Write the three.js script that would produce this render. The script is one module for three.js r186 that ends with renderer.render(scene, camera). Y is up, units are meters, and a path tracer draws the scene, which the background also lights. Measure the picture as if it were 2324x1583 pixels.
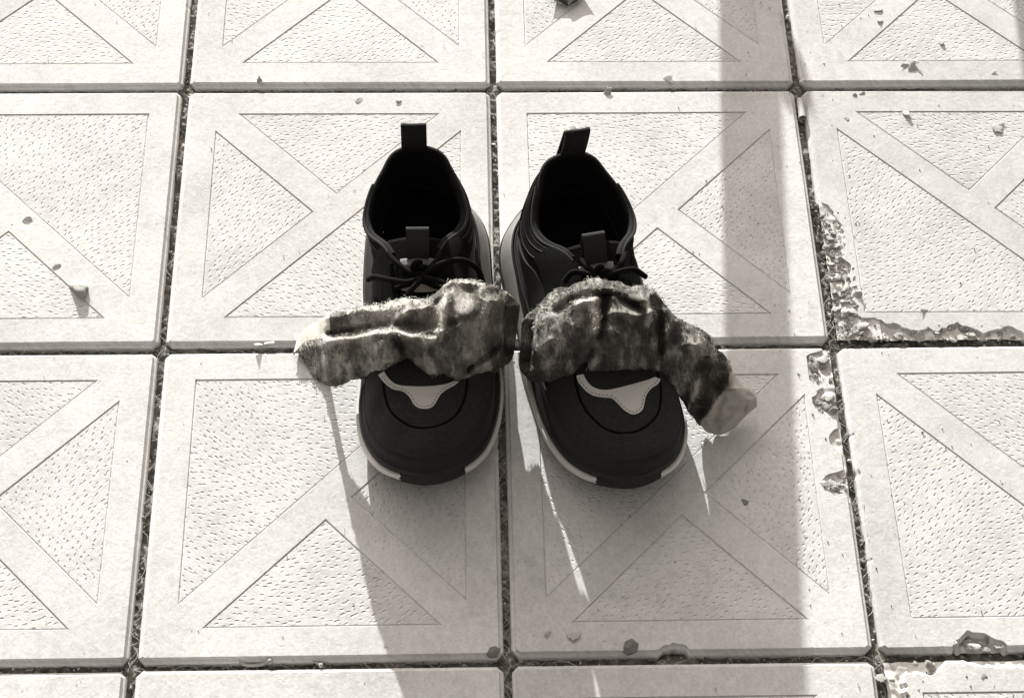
import * as THREE from 'three';
import { mergeGeometries, mergeVertices } from 'three/addons/utils/BufferGeometryUtils.js';
import { TessellateModifier } from 'three/addons/modifiers/TessellateModifier.js';

// ---------------------------------------------------------------- camera, sky, sun, exposure
const scene = new THREE.Scene();
const PW = 2324, PH = 1583, FOCAL = 4144.9;              // picture units used for tracing
const camera = new THREE.PerspectiveCamera(2 * Math.atan(PH / 2 / FOCAL) * 180 / Math.PI, 1024 / 697, 0.05, 400);
camera.position.set(-0.0415, 1.37255, 0.87408);
camera.rotation.order = 'YXZ';
camera.rotation.set(-1.00478, -0.06038, 0.04305);
camera.updateMatrixWorld(true);
scene.add(camera);

const SUN_AZ = 10.5 * Math.PI / 180, SUN_EL = 13 * Math.PI / 180;
const sunDir = new THREE.Vector3(-Math.sin(SUN_AZ) * Math.cos(SUN_EL), Math.sin(SUN_EL), -Math.cos(SUN_AZ) * Math.cos(SUN_EL));
{
  const w = 256, h = 128, data = new Float32Array(w * h * 4), d = new THREE.Vector3();
  for (let j = 0; j < h; j++) for (let i = 0; i < w; i++) {
    const phi = (i + 0.5) / w * 2 * Math.PI - Math.PI, lat = ((j + 0.5) / h - 0.5) * Math.PI;
    d.set(Math.cos(lat) * Math.cos(phi), Math.sin(lat), Math.cos(lat) * Math.sin(phi));
    const a = Math.acos(THREE.MathUtils.clamp(d.dot(sunDir), -1, 1)) * 180 / Math.PI;
    const up = Math.max(d.y, 0);
    let L = 0.115 + 0.05 * Math.exp(-up / 0.25) + 3.6 * Math.exp(-Math.pow(a / 26, 2)) + 0.35 * Math.exp(-a / 40);
    if (d.y < 0) L *= 0.8; L *= 0.93;
    const k = (j * w + i) * 4;
    data[k] = L * 1.072; data[k + 1] = L * 0.988; data[k + 2] = L * 0.895; data[k + 3] = 1;
  }
  const sky = new THREE.DataTexture(data, w, h, THREE.RGBAFormat, THREE.FloatType);
  sky.mapping = THREE.EquirectangularReflectionMapping; sky.magFilter = sky.minFilter = THREE.LinearFilter; sky.needsUpdate = true;
  scene.background = sky; scene.environment = sky;
}
const sun = new THREE.DirectionalLight(0xffffff, 4.9);
sun.color.setRGB(1, 0.998, 0.96);
sun.position.copy(sunDir).multiplyScalar(6); sun.target.position.set(0, 0, 0);
sun.castShadow = true; sun.shadow.mapSize.set(4096, 4096); sun.shadow.radius = 1;
Object.assign(sun.shadow.camera, { left: -1.5, right: 1.5, top: 1.5, bottom: -1.5, near: 0.1, far: 14 });
sun.shadow.bias = -0.0004;
scene.add(sun, sun.target);

const renderer = new THREE.WebGLRenderer({ antialias: true });
renderer.toneMapping = THREE.LinearToneMapping;
renderer.toneMappingExposure = 2.10;
renderer.shadowMap.enabled = true; renderer.shadowMap.type = THREE.PCFSoftShadowMap;
renderer.setSize(1024, 697);

// ---------------------------------------------------------------- helpers
let seed = 7;
const rnd = () => { seed = (seed * 1664525 + 1013904223) >>> 0; return seed / 4294967296; };
const rr = (a, b) => a + (b - a) * rnd();
const V3 = (x, y, z) => new THREE.Vector3(x, y, z);
const lerp = (a, b, t) => a + (b - a) * t, clamp = THREE.MathUtils.clamp, smooth = THREE.MathUtils.smoothstep;
function hash(x, y, z) { let h = (x * 374761393 + y * 668265263 + z * 2147483647) | 0; h = Math.imul(h ^ (h >>> 13), 1274126177); h ^= h >>> 16; return (h >>> 0) / 4294967296; }
function vnoise(x, y, z = 0, px = 0, py = 0) {               // value noise, optionally periodic
  const xi = Math.floor(x), yi = Math.floor(y), zi = Math.floor(z), f = t => t * t * (3 - 2 * t);
  const u = f(x - xi), v = f(y - yi), w = f(z - zi), m = (a, p) => p ? ((a % p) + p) % p : a;
  const H = (a, b, c) => hash(m(xi + a, px), m(yi + b, py), zi + c);
  return lerp(lerp(lerp(H(0, 0, 0), H(1, 0, 0), u), lerp(H(0, 1, 0), H(1, 1, 0), u), v), lerp(lerp(H(0, 0, 1), H(1, 0, 1), u), lerp(H(0, 1, 1), H(1, 1, 1), u), v), w);
}
const fbm3 = (p, s, o = 3) => { let a = 0, k = 0.5, n = 0; for (let i = 0; i < o; i++) { a += k * vnoise(p.x * s + 17 * i, p.y * s, p.z * s); n += k; k *= 0.5; s *= 2.1; } return a / n - 0.5; };
const camPos = camera.position.clone();
function ray(dx, dy) { return V3((dx - PW / 2) / FOCAL, -(dy - PH / 2) / FOCAL, -1).applyQuaternion(camera.quaternion).normalize(); }
function at(dx, dy, h = 0) { const d = ray(dx, dy); return camPos.clone().addScaledVector(d, (h - camPos.y) / d.y); }   // traced point of the picture at height h
const names = {};
function numbered(n) { const k = names[n] = (names[n] ?? -1) + 1; return k ? `${n}_${String(k).padStart(3, '0')}` : n; }
function tag(o, label, category, group) { o.userData.label = label; o.userData.category = category; if (group) o.userData.group = group; return o; }
function mesh(name, geo, m, parent) { const o = new THREE.Mesh(geo, m); o.castShadow = o.receiveShadow = true; o.name = parent ? name : numbered(name); (parent || scene).add(o); return o; }
function partNames(g) { const c = {}; for (const k of g.children) { const n = k.name; c[n] = (c[n] ?? -1) + 1; if (c[n]) k.name = `${n}_${String(c[n]).padStart(3, '0')}`; partNames(k); } }
function geom(pos, idx, uv, col) {
  const g = new THREE.BufferGeometry(); g.setAttribute('position', new THREE.Float32BufferAttribute(pos, 3));
  if (uv) g.setAttribute('uv', new THREE.Float32BufferAttribute(uv, 2));
  if (col) g.setAttribute('color', new THREE.Float32BufferAttribute(col, 3));
  g.setIndex(idx); g.computeVertexNormals(); return g;
}
function gridGeom(nu, nv, f, closeU = false, colf) {          // f(i/nu, j/nv) -> Vector3
  const pos = [], uv = [], idx = [], col = colf ? [] : null;
  for (let j = 0; j <= nv; j++) for (let i = 0; i < nu + (closeU ? 0 : 1); i++) { const p = f(i / nu, j / nv); pos.push(p.x, p.y, p.z); uv.push(i / nu, j / nv); if (col) col.push(...colf(p, i / nu, j / nv)); }
  const w = nu + (closeU ? 0 : 1);
  for (let j = 0; j < nv; j++) for (let i = 0; i < nu; i++) { const a = j * w + i, b = j * w + (i + 1) % w, c = a + w, d = b + w; idx.push(a, b, d, a, d, c); }
  return geom(pos, idx, uv, col);
}
function tube(pts, r, seg = 24, rad = 8, closed = false) { return new THREE.TubeGeometry(new THREE.CatmullRomCurve3(pts, closed), seg, r, rad, closed); }
function flip(g) { const ix = g.index.array; for (let i = 0; i < ix.length; i += 3) { const t = ix[i]; ix[i] = ix[i + 1]; ix[i + 1] = t; } g.computeVertexNormals(); return g; }
function inPoly(x, y, P) { let c = false; for (let i = 0, j = P.length - 1; i < P.length; j = i++) if ((P[i][1] > y) !== (P[j][1] > y) && x < (P[j][0] - P[i][0]) * (y - P[i][1]) / (P[j][1] - P[i][1]) + P[i][0]) c = !c; return c; }

// textures
function tex(n, f, srgb, rep = true) {
  const d = new Uint8Array(n * n * 4);
  for (let j = 0; j < n; j++) for (let i = 0; i < n; i++) { const v = f(i / n, j / n), k = (j * n + i) * 4; if (Array.isArray(v)) { d[k] = v[0] * 255; d[k + 1] = v[1] * 255; d[k + 2] = v[2] * 255; } else d[k] = d[k + 1] = d[k + 2] = clamp(v, 0, 1) * 255; d[k + 3] = 255; }
  const t = new THREE.DataTexture(d, n, n); t.magFilter = THREE.LinearFilter; t.minFilter = THREE.LinearMipmapLinearFilter; t.generateMipmaps = true;
  t.wrapS = t.wrapT = THREE.RepeatWrapping; if (srgb) t.colorSpace = THREE.SRGBColorSpace; t.needsUpdate = true; return t;
}
const pn = (u, v, p, z) => vnoise(u * p, v * p, z, p, p);
const toS = l => l <= 0.0031308 ? l * 12.92 : 1.055 * Math.pow(l, 1 / 2.4) - 0.055;
const grey = (l, warm = 0.004) => [toS(l * (1 + warm)), toS(l), toS(l * (1 - warm * 1.6))].map(v => clamp(v, 0, 1));
// tile colour, 0.6 m a side: cement mottling, specks of dirt, small stains
const TILE_A = 0.61;
const tileMap = tex(1024, (u, v) => {
  let l = TILE_A + 0.09 * (pn(u, v, 6, 1) - 0.5) + 0.07 * (pn(u, v, 23, 2) - 0.5) + 0.06 * (pn(u, v, 90, 3) - 0.5) + 0.09 * (pn(u, v, 330, 4) - 0.5) + 0.09 * (pn(u, v, 512, 9) - 0.5);
  const s = pn(u, v, 210, 5); if (s > 0.93) l *= 1 - 3.2 * (s - 0.93) * pn(u, v, 14, 6) * 3;
  const t = pn(u, v, 17, 7) * pn(u, v, 61, 8); if (t > 0.56) l *= 1 - 0.4 * (t - 0.56);
  return grey(clamp(l, 0.1, 0.78));
}, true);
const frameBump = tex(1024, (u, v) => 0.55 + 0.25 * (pn(u, v, 40, 11) - 0.5) + 0.3 * (pn(u, v, 160, 12) - 0.5) + 0.3 * (pn(u, v, 420, 13) - 0.5) - (pn(u, v, 260, 14) > 0.94 ? 0.5 : 0));
// combed dashes pressed in the cement, 0.30 m a side
const dashBump = (() => {
  const n = 1024, S = 0.30, buf = new Float32Array(n * n).fill(0.62), px = S / n;
  const NX = 50, NY = 45;
  for (let b = 0; b < NY; b++) for (let a = 0; a < NX; a++) {
    const u0 = a / NX, v0 = b / NY, wx = 0.012 * (pn(u0, v0, 5, 21) - 0.5), wy = 0.016 * (pn(u0, v0, 4, 22) - 0.5);
    const cx = ((a + 0.5 * (b % 2) + rr(-0.3, 0.3)) / NX + wx) * n, cy = ((b + rr(-0.3, 0.3)) / NY + wy) * n;
    const ang = 0.75 + 1.2 * (pn(u0, v0, 4, 23) - 0.5) + rr(-0.25, 0.25), L = rr(0.0005, 0.0012) / px, W = rr(0.0005, 0.00072) / px, dep = rr(0.3, 0.62);
    if (rnd() < 0.05) continue;
    const ca = Math.cos(ang), sa = Math.sin(ang), R = Math.ceil(L + 5 * W);
    for (let y = -R; y <= R; y++) for (let x = -R; x <= R; x++) {
      const s = x * ca + y * sa, t = -x * sa + y * ca, e = Math.max(0, Math.abs(s) - L);
      const g = Math.exp(-(e * e + t * t) / (W * W)), lip = 0.18 * Math.exp(-(e * e + (t - 2 * W) * (t - 2 * W)) / (W * W * 1.6));
      const k = ((Math.round(cy + y) + n) % n) * n + (Math.round(cx + x) + n) % n;
      buf[k] += -dep * g + dep * lip * 0.5;
    }
  }
  return tex(n, (u, v) => { const i = Math.round(u * n), j = Math.round(v * n); return buf[j * n + i] + 0.07 * (pn(u, v, 330, 24) - 0.5) + 0.12 * (pn(u, v, 70, 25) - 0.5); });
})();
const fabricBump = tex(256, (u, v) => 0.5 + 0.25 * Math.sin(u * Math.PI * 2 * 64) * Math.sin(v * Math.PI * 2 * 64) + 0.3 * (pn(u, v, 64, 31) - 0.5));
const grainBump = tex(256, (u, v) => 0.5 + 0.5 * (pn(u, v, 60, 33) - 0.5) + 0.4 * (pn(u, v, 128, 34) - 0.5));

const dustMap = tex(512, (u, v) => { const d = pn(u, v, 9, 51) * pn(u, v, 37, 52), sp = pn(u, v, 230, 53); return grey(clamp(0.62 + 0.5 * (d - 0.2) + 0.3 * (pn(u, v, 120, 54) - 0.5) + (sp > 0.955 ? 0.25 : 0), 0.2, 1), 0.004); }, true);
const std = (l, rough, o = {}) => { const m = new THREE.MeshStandardMaterial({ roughness: rough, ...o }); if (l != null) m.color.setRGB(l * 1.02, l, l * 0.965); m.side = THREE.DoubleSide; return m; };
const dull = (l, rough, o = {}) => { const m = new THREE.MeshPhysicalMaterial({ roughness: rough, specularIntensity: 0.3, ...o }); m.color.setRGB(l * 1.02, l, l * 0.965); m.side = THREE.DoubleSide; return m; };
const M = {
  tile: std(null, 0.9, { map: tileMap, bumpMap: frameBump, bumpScale: 0.00022 }),
  panel: std(null, 0.9, { map: tileMap, bumpMap: dashBump, bumpScale: 0.0011 }),
  core: std(null, 0.97, { vertexColors: true }),
  soil: std(null, 1, { vertexColors: true }),
  stone: [0.30, 0.38, 0.44, 0.48].map(l => std(l, 1, { bumpMap: grainBump, bumpScale: 0.0003 })),
  darkStone: std(0.10, 0.8, { bumpMap: grainBump, bumpScale: 0.0006 }),
  strand: std(0.36, 0.9), twig: std(0.2, 0.9),
  earth: std(0.34, 1),
  mesh: dull(0.0055, 0.9, { specularIntensity: 0.12, bumpMap: fabricBump, bumpScale: 0.0004 }),
  suede: dull(0.040, 0.72, { map: dustMap, bumpMap: grainBump, bumpScale: 0.0003 }),
  gloss: dull(0.012, 0.6), rubber: dull(0.014, 0.6, { bumpMap: grainBump, bumpScale: 0.0002 }),
  panelGrey: std(0.15, 0.45), rim: dull(0.006, 0.7), foam: dull(0.024, 0.5),
  lining: dull(0.005, 0.95, { bumpMap: fabricBump, bumpScale: 0.0005 }),
  cord: dull(0.034, 0.8, { bumpMap: fabricBump, bumpScale: 0.0004 }),
  black: dull(0.006, 0.9, { specularIntensity: 0.1, map: dustMap, bumpMap: grainBump, bumpScale: 0.0003 }), collar: dull(0.006, 0.8, { bumpMap: fabricBump, bumpScale: 0.0005 }),
  white: std(0.62, 0.6), badge: std(0.60, 0.7, { bumpMap: grainBump, bumpScale: 0.0002 }),
  loop: dull(0.028, 0.8, { bumpMap: fabricBump, bumpScale: 0.0005 }), webbing: dull(0.015, 0.8, { bumpMap: fabricBump, bumpScale: 0.0005 }),
  lace: dull(0.006, 0.95, { specularIntensity: 0.1 }), piping: dull(0.014, 0.6), thread: std(0.14, 0.8),
  sock: std(null, 1, { vertexColors: true }), knit: dull(1, 1, { vertexColors: true, bumpMap: fabricBump, bumpScale: 0.0009, specularIntensity: 0.1 }), wood: std(0.25, 0.7), leaf: std(0.03, 0.8),
};

// ---------------------------------------------------------------- ground and paving
const P = 0.30;
const earth = new THREE.PlaneGeometry(300, 300); earth.rotateX(-Math.PI / 2);
const ground = mesh('ground', earth, M.earth); ground.position.y = -0.026; ground.userData.kind = 'structure';
const pavement = new THREE.Group(); pavement.name = 'pavement'; pavement.userData.kind = 'structure'; scene.add(pavement);

// pressed pattern: one half-tile triangle and two quarter triangles; turned by quarter turns
const T3 = (() => {
  const a = 0.118, b = 0.0145;                            // border of the pressed field, half width of the diagonal bands
  const k = b * Math.SQRT2;
  return [
    [[-a, -a], [a - k, -a], [-a, a - k]],                 // big upper left half
    [[a, -a + k], [a, a - k], [k * 0.98, 0.0]],               // right quarter
    [[-a + k, a], [0, k * 0.98], [a - k, a]],                 // bottom quarter
  ];
})();
const turned = (p, q) => { let [x, y] = p; for (let i = 0; i < q; i++) [x, y] = [-y, x]; return [x, y]; };
function insetPoly(pts, d) {                              // positive d moves inwards (pts counter-clockwise in x,z as drawn below)
  const n = pts.length, out = [];
  let area = 0; for (let i = 0; i < n; i++) { const p = pts[i], q = pts[(i + 1) % n]; area += p[0] * q[1] - q[0] * p[1]; }
  const s = area > 0 ? 1 : -1;
  for (let i = 0; i < n; i++) {
    const p = pts[(i + n - 1) % n], c = pts[i], q = pts[(i + 1) % n];
    const e1 = [c[0] - p[0], c[1] - p[1]], e2 = [q[0] - c[0], q[1] - c[1]], l1 = Math.hypot(...e1) || 1, l2 = Math.hypot(...e2) || 1;
    const n1 = [-e1[1] / l1 * s, e1[0] / l1 * s], n2 = [-e2[1] / l2 * s, e2[0] / l2 * s];
    let m = [n1[0] + n2[0], n1[1] + n2[1]]; const mm = m[0] * m[0] + m[1] * m[1]; const f = mm > 0.15 ? Math.min(2 / mm, 3) : 1;
    out.push([c[0] + m[0] * f * d, c[1] + m[1] * f * d]);
  }
  return out;
}
function flatTop(outer, holes, y, uo, rot = 0, us = 0.6) {
  const tri = THREE.ShapeUtils.triangulateShape(outer.map(p => new THREE.Vector2(...p)), holes.map(h => h.map(p => new THREE.Vector2(...p))));
  const all = [outer, ...holes].flat(), pos = [], uv = [], idx = [], cr = Math.cos(rot), sr = Math.sin(rot);
  for (const p of all) { pos.push(p[0], y, p[1]); uv.push((p[0] * cr - p[1] * sr) / us + uo[0], (p[0] * sr + p[1] * cr) / us + uo[1]); }
  for (const t of tri) idx.push(t[0], t[2], t[1]);
  const g = geom(pos, idx, uv); const nm = g.attributes.normal; for (let i = 0; i < nm.count; i++) nm.setXYZ(i, 0, 1, 0);
  if (tri.length) { const a = V3(...pos.slice(tri[0][0] * 3, tri[0][0] * 3 + 3)), b = V3(...pos.slice(tri[0][2] * 3, tri[0][2] * 3 + 3)), c = V3(...pos.slice(tri[0][1] * 3, tri[0][1] * 3 + 3)); if (b.sub(a).cross(c.sub(a)).y < 0) { const ix = g.index.array; for (let i = 0; i < ix.length; i += 3) { const t = ix[i]; ix[i] = ix[i + 1]; ix[i + 1] = t; } } }
  return g;
}
function skirt(loops, uo) {                               // loops: [[pts, y], ...] from top down; faceted band between them
  const pos = [], uv = [], idx = [];
  for (let k = 0; k < loops.length - 1; k++) {
    const [A, ya] = loops[k], [B, yb] = loops[k + 1], n = A.length;
    for (let i = 0; i < n; i++) {
      const j = (i + 1) % n, o = pos.length / 3;
      for (const [q, y] of [[A[i], ya], [A[j], ya], [B[j], yb], [B[i], yb]]) { pos.push(q[0], y, q[1]); uv.push((q[0] + y) / 0.6 + uo[0], (q[1] + y * 0.5) / 0.6 + uo[1]); }
      idx.push(o, o + 1, o + 2, o, o + 2, o + 3);
    }
  }
  return geom(pos, idx, uv);
}
// a slightly worn square outline, with bites where the edge is broken away
function outline(cx, cz, bites) {
  const h = 0.1474, n = bites.length ? 150 : 74, pts = [];
  const depth = (x, z) => {
    const nn = vnoise((x + cx) * 60, (z + cz) * 60, 3), chip = vnoise((x + cx) * 150 + 40, (z + cz) * 150, 5);
    let d = 0.0004 * nn + 0.0005 * vnoise((x + cx) * 330, (z + cz) * 330, 7) + (chip > 0.90 ? 0.016 * (chip - 0.90) : 0);
    for (const [bx, bz, rx, rz, amt] of bites) { const q = ((x + cx - bx) / rx) ** 2 + ((z + cz - bz) / rz) ** 2; if (q < 1) d = Math.max(d, amt * Math.sqrt(1 - q) * (0.55 + 0.6 * vnoise((x + cx) * 85 + 9, (z + cz) * 85, 8) + 0.45 * vnoise((x + cx) * 260, (z + cz) * 260, 2))); }
    return Math.min(d, 0.0200);
  };
  const place = (side, t, inset) => {
    const [X, Z] = side === 0 ? [t, -h] : side === 1 ? [h, t] : side === 2 ? [-t, h] : [-h, -t], d = depth(X, Z) + inset;
    return side === 0 ? [X, Z + d] : side === 1 ? [X - d, Z] : side === 2 ? [X, Z - d] : [X + d, Z];
  };
  const make = inset => pts.map(([s, t]) => { const p = place(s, t, inset); const r = inset + 0.0006; p[0] = clamp(p[0], -h + r, h - r); p[1] = clamp(p[1], -h + r, h - r); return p; });
  for (let s = 0; s < 4; s++) for (let i = 0; i < n; i++) {
    const t = -h + 2 * h * (i + 0.5) / n, p = place(s, t, 0.0052), m = 0.0052;
    const okX = s === 0 || s === 2 ? p[0] > -h + depth(-h, p[1]) + m && p[0] < h - depth(h, p[1]) - m : true;
    const okZ = s === 1 || s === 3 ? p[1] > -h + depth(p[0], -h) + m && p[1] < h - depth(p[0], h) - m : true;
    if (okX && okZ) pts.push([s, t]);
  }
  return make;
}
const turnOf = { '0,0': 2, '0,-1': 1, '1,0': 0, '1,-1': 1 };
const TURN = (i, j) => ({ '-1,-1': 1, '0,-1': 2, '1,-1': 3 })[`${i - 0},${j}`];
// quarter turns: 0 big half upper left, 1 upper right, 2 lower right, 3 lower left
const turns = { '-1,-1': 1, '-2,-1': 1, '0,-1': 0, '1,-1': 3, '-1,0': 0, '0,0': 0, '1,0': 3, '-2,0': 0 };
turns['-2,-1'] = 1; turns['-1,-1'] = 2; turns['0,-1'] = 0; turns['1,-1'] = 3;
const biteList = {
  '1,-1': [[0.302, -0.075, 0.03, 0.082, 0.018], [0.302, -0.02, 0.03, 0.045, 0.023], [0.335, 0, 0.04, 0.03, 0.018], [0.385, 0, 0.018, 0.02, 0.009], [0.415, 0, 0.022, 0.02, 0.012], [0.455, 0, 0.02, 0.02, 0.008], [0.325, -0.003, 0.03, 0.03, 0.022]],
  '0,0': [[0.298, 0.028, 0.03, 0.02, 0.024], [0.298, 0.062, 0.03, 0.018, 0.016], [0.298, 0.1, 0.02, 0.012, 0.008], [0.298, 0.142, 0.03, 0.011, 0.019], [0.135, 0.298, 0.012, 0.02, 0.007]],
  '1,0': [[0.385, 0.298, 0.022, 0.02, 0.011]],
  '1,1': [[0.325, 0.302, 0.03, 0.02, 0.010], [0.302, 0.33, 0.02, 0.03, 0.014], [0.42, 0.302, 0.05, 0.02, 0.006]],
};
const pits = { '-2,-1': [[62, 501, 13, 9, -0.25], [128, 607, 11, 6, -0.55]] };   // small holes in the left tile
const tileAt = {};
const panelGeo = {};
for (let j = -3; j <= 2; j++) for (let i = -4; i <= 3; i++) {
  const cx = (i + 0.5) * P, cz = (j + 0.5) * P, key = `${i},${j}`, q = turns[key] ?? 0;
  const t = new THREE.Group(); t.name = 'tile'; pavement.add(t); tileAt[key] = t;
  t.position.set(cx + rr(-0.0006, 0.0006), rr(-0.0008, 0.0005), cz + rr(-0.0006, 0.0006));
  t.rotation.set(rr(-0.002, 0.002), rr(-0.003, 0.003), rr(-0.002, 0.002));
  const uo = [rnd(), rnd()], mk = outline(cx, cz, biteList[key] || []), O = mk(0);
  const holes = T3.map(tri => tri.map(p => turned(p, q)));
  const flat = mk(0.0042), m1 = mk(0.0030), m2 = mk(0.0008);
  const pitH = (pits[key] || []).map(([dx, dy, a, b, r]) => { const n = 12, o = []; for (let k = 0; k < n; k++) { const w = k / n * 2 * Math.PI, m = 0.85 + 0.3 * vnoise(k * 1.7, dx); const p = at(dx + a * m * Math.cos(w) * Math.cos(r) - b * m * Math.sin(w) * Math.sin(r), dy + a * m * Math.cos(w) * Math.sin(r) + b * m * Math.sin(w) * Math.cos(r)); o.push([p.x - cx, p.z - cz]); } return o; });
  // keep the pits inside the smooth band by nudging triangles is not needed: they sit on it
  const parts = [flatTop(flat, [...holes, ...pitH], 0, uo), skirt([[flat, 0], [mk(0.0037), -0.0006], [m1, -0.0022], [m2, -0.0032], [O, -0.0046], [O, -0.024]], uo)];
  for (const h of holes) parts.push(skirt([[h, 0], [insetPoly(h, 0.0009), -0.0012]], uo));
  for (const h of pitH) parts.push(skirt([[h, 0], [insetPoly(h, 0.0012), -0.0030]], uo), flatTop(insetPoly(h, 0.0012), [], -0.0030, uo));
  const tone = [1, 0.975, 1.01, 0.955][Math.floor(rnd() * 4)] * (i >= 1 ? 0.95 : 1) * (j >= 1 && i === 0 ? 0.97 : 1), tv = Math.round(tone * 40);
  const mT = (M['t' + tv] ??= Object.assign(M.tile.clone(), { color: new THREE.Color(tone, tone, tone) })), mP = (M['p' + tv] ??= Object.assign(M.panel.clone(), { color: new THREE.Color(tone, tone, tone) }));
  mesh('slab', mergeGeometries(parts), mT, t);
  holes.forEach((h, k) => {
    const in1 = insetPoly(h, 0.0009), in2 = insetPoly(h, 0.0019);
    const g = mergeGeometries([flatTop(in2, [], -0.0004, [rnd(), rnd()], (k * 1.3 + q) * Math.PI / 2 + rr(-0.2, 0.2), 0.30), skirt([[in2, -0.0004], [in1, -0.0012]], uo)]);
    mesh('panel', g, mP, t);
  });
}
// pebbles and broken concrete where edges are missing
function pebbleGeo(s) {
  const g = mergeVertices(new THREE.IcosahedronGeometry(1, 2).deleteAttribute('uv').deleteAttribute('normal'), 1e-4), p = g.attributes.position, v = V3();
  for (let i = 0; i < p.count; i++) { v.fromBufferAttribute(p, i); const k = 1 + 1.1 * (vnoise(v.x * 1.3 + s * 7, v.y * 1.3, v.z * 1.3) - 0.5) + 0.5 * (vnoise(v.x * 4 + s * 3, v.y * 4, v.z * 4 + s) - 0.5); p.setXYZ(i, v.x * k, v.y * k * 0.7, v.z * k); }
  g.computeVertexNormals(); const uv = []; for (let i = 0; i < p.count; i++) uv.push(p.getX(i) * 0.5, p.getZ(i) * 0.5); g.setAttribute('uv', new THREE.Float32BufferAttribute(uv, 2)); return g;
}
const PEB = [0, 1, 2, 3, 4, 5].map(pebbleGeo);
function pebble(parent, x, y, z, r, m, name = 'pebble', flatness = 1) {
  const o = mesh(name, PEB[Math.floor(rnd() * 6)], m || M.stone[Math.floor(rnd() * 4)], parent);
  o.position.set(x, y, z); o.rotation.set(rr(-0.5, 0.5), rr(0, 6.28), rr(-0.5, 0.5)); o.scale.set(r * rr(0.9, 1.35), r * rr(0.4, 0.62) * flatness, r * rr(0.7, 1.05)); return o;
}
function core(parent, x0, x1, z0, z1, yb, amp) {            // rough broken concrete under a missing edge
  const cx = parent.position.x, cz = parent.position.z, nx = Math.round((x1 - x0) / 0.0014), nz = Math.round((z1 - z0) / 0.0014);
  mesh('broken_edge', gridGeom(nx, nz, (u, v) => { const x = lerp(x0, x1, u), z = lerp(z0, z1, v); return V3(x - cx, yb + amp * (0.9 * (vnoise(x * 110, z * 110, 2) - 0.5) + 0.5 * (vnoise(x * 260, z * 260, 4) - 0.5)), z - cz); }, false, (p) => { const l = 0.42 + 0.28 * vnoise((p.x + cx) * 200, (p.z + cz) * 200, 6) + 0.12 * vnoise((p.x + cx) * 700, (p.z + cz) * 700, 1); return [l * 1.02, l, l * 0.95]; }), M.core, parent);
}
function scatter(tile, n, x0, x1, z0, z1, r0, r1, y0, test) {
  const done = []; let tries = 0;
  while (done.length < n && tries++ < n * 40) {
    const x = rr(x0, x1), z = rr(z0, z1), r = lerp(r0 * 0.75, r1 * 1.25, Math.pow(rnd(), 1.8));
    if (test && !test(x, z)) continue;
    if (done.some(d => Math.hypot(d[0] - x, d[1] - z) < (d[2] + r) * 0.72)) continue;
    done.push([x, z, r]); pebble(tile, x - tile.position.x, y0 + rr(-0.001, 0.0008), z - tile.position.z, r);
  }
}
const T12 = tileAt['1,-1'], T21 = tileAt['0,0'], T22 = tileAt['1,0'], T32 = tileAt['1,1'];
core(T12, 0.3045, 0.345, -0.16, -0.004, -0.0018, 0.0022); core(T12, 0.345, 0.48, -0.026, -0.004, -0.0030, 0.0024);
scatter(T12, 120, 0.305, 0.329, -0.150, -0.006, 0.0013, 0.0048, -0.0012, (x, z) => x < 0.307 + 0.024 * smooth(z, -0.16, -0.06));
scatter(T12, 34, 0.326, 0.47, -0.017, -0.005, 0.0015, 0.0048, -0.0026);
core(T21, 0.270, 0.2955, 0.006, 0.16, -0.0019, 0.0022);
scatter(T21, 30, 0.275, 0.295, 0.010, 0.072, 0.0014, 0.0046, -0.0014, (x, z) => Math.abs(z - 0.03) + (0.294 - x) < 0.034 || Math.abs(z - 0.062) + (0.294 - x) < 0.02);
scatter(T21, 10, 0.281, 0.295, 0.134, 0.150, 0.0016, 0.0040, -0.0014);
core(T22, 0.36, 0.41, 0.284, 0.2955, -0.008, 0.004); scatter(T22, 9, 0.366, 0.404, 0.286, 0.296, 0.0028, 0.005, -0.0035);
core(T32, 0.3045, 0.5, 0.3045, 0.36, -0.0045, 0.003);
scatter(T32, 20, 0.306, 0.43, 0.306, 0.345, 0.0018, 0.0056, -0.0022);
// dark aggregate showing in the surface, small crumbs on it
for (const [dx, dy, r] of [[1741, 900, 0.0048], [1681, 1137, 0.0046], [1586, 1178, 0.0024], [2003, 1538, 0.005], [1810, 1128, 0.003], [1776, 1148, 0.0024]]) { const p = at(dx, dy); pebble(T21, p.x - T21.position.x, -0.0012, p.z - T21.position.z, r, std(0.22, 0.8), 'aggregate', 0.45); }
for (const [dx, dy, r, k] of [[2066, 143, .006, '1,-2'], [2072, 158, .006, '1,-2'], [2058, 150, .005, '1,-2'], [2135, 95, .005, '1,-2'], [1992, 20, .004, '1,-2'], [1998, 45, .004, '1,-2'], [2254, 165, .003, '1,-2'], [2262, 288, .006, '1,-1'], [2054, 255, .005, '1,-1'], [2270, 282, .004, '1,-1'], [1922, 268, .003, '1,-1'], [1940, 218, .003, '1,-1'], [1956, 213, .003, '1,-1'], [905, 226, .004, '-1,-1'], [815, 226, .004, '-1,-1'], [590, 184, .004, '-1,-2'], [1522, 180, .006, '0,-2'], [1380, 212, .006, '0,-1'], [1300, 290, .004, '0,-1'], [590, 780, .005, '-1,-1'], [612, 778, .004, '-1,-1'], [1300, 1438, .0055, '0,0'], [1245, 1440, .004, '0,0'], [2100, 705, .004, '1,-1'], [1870, 1098, .005, '0,0'], [1890, 1098, .005, '0,0']]) { const p = at(dx, dy), T = tileAt[k]; if (T) pebble(T, p.x - T.position.x, 0.0002, p.z - T.position.z, r * 0.85, M.stone[3], 'crumb', 0.35); }

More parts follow.
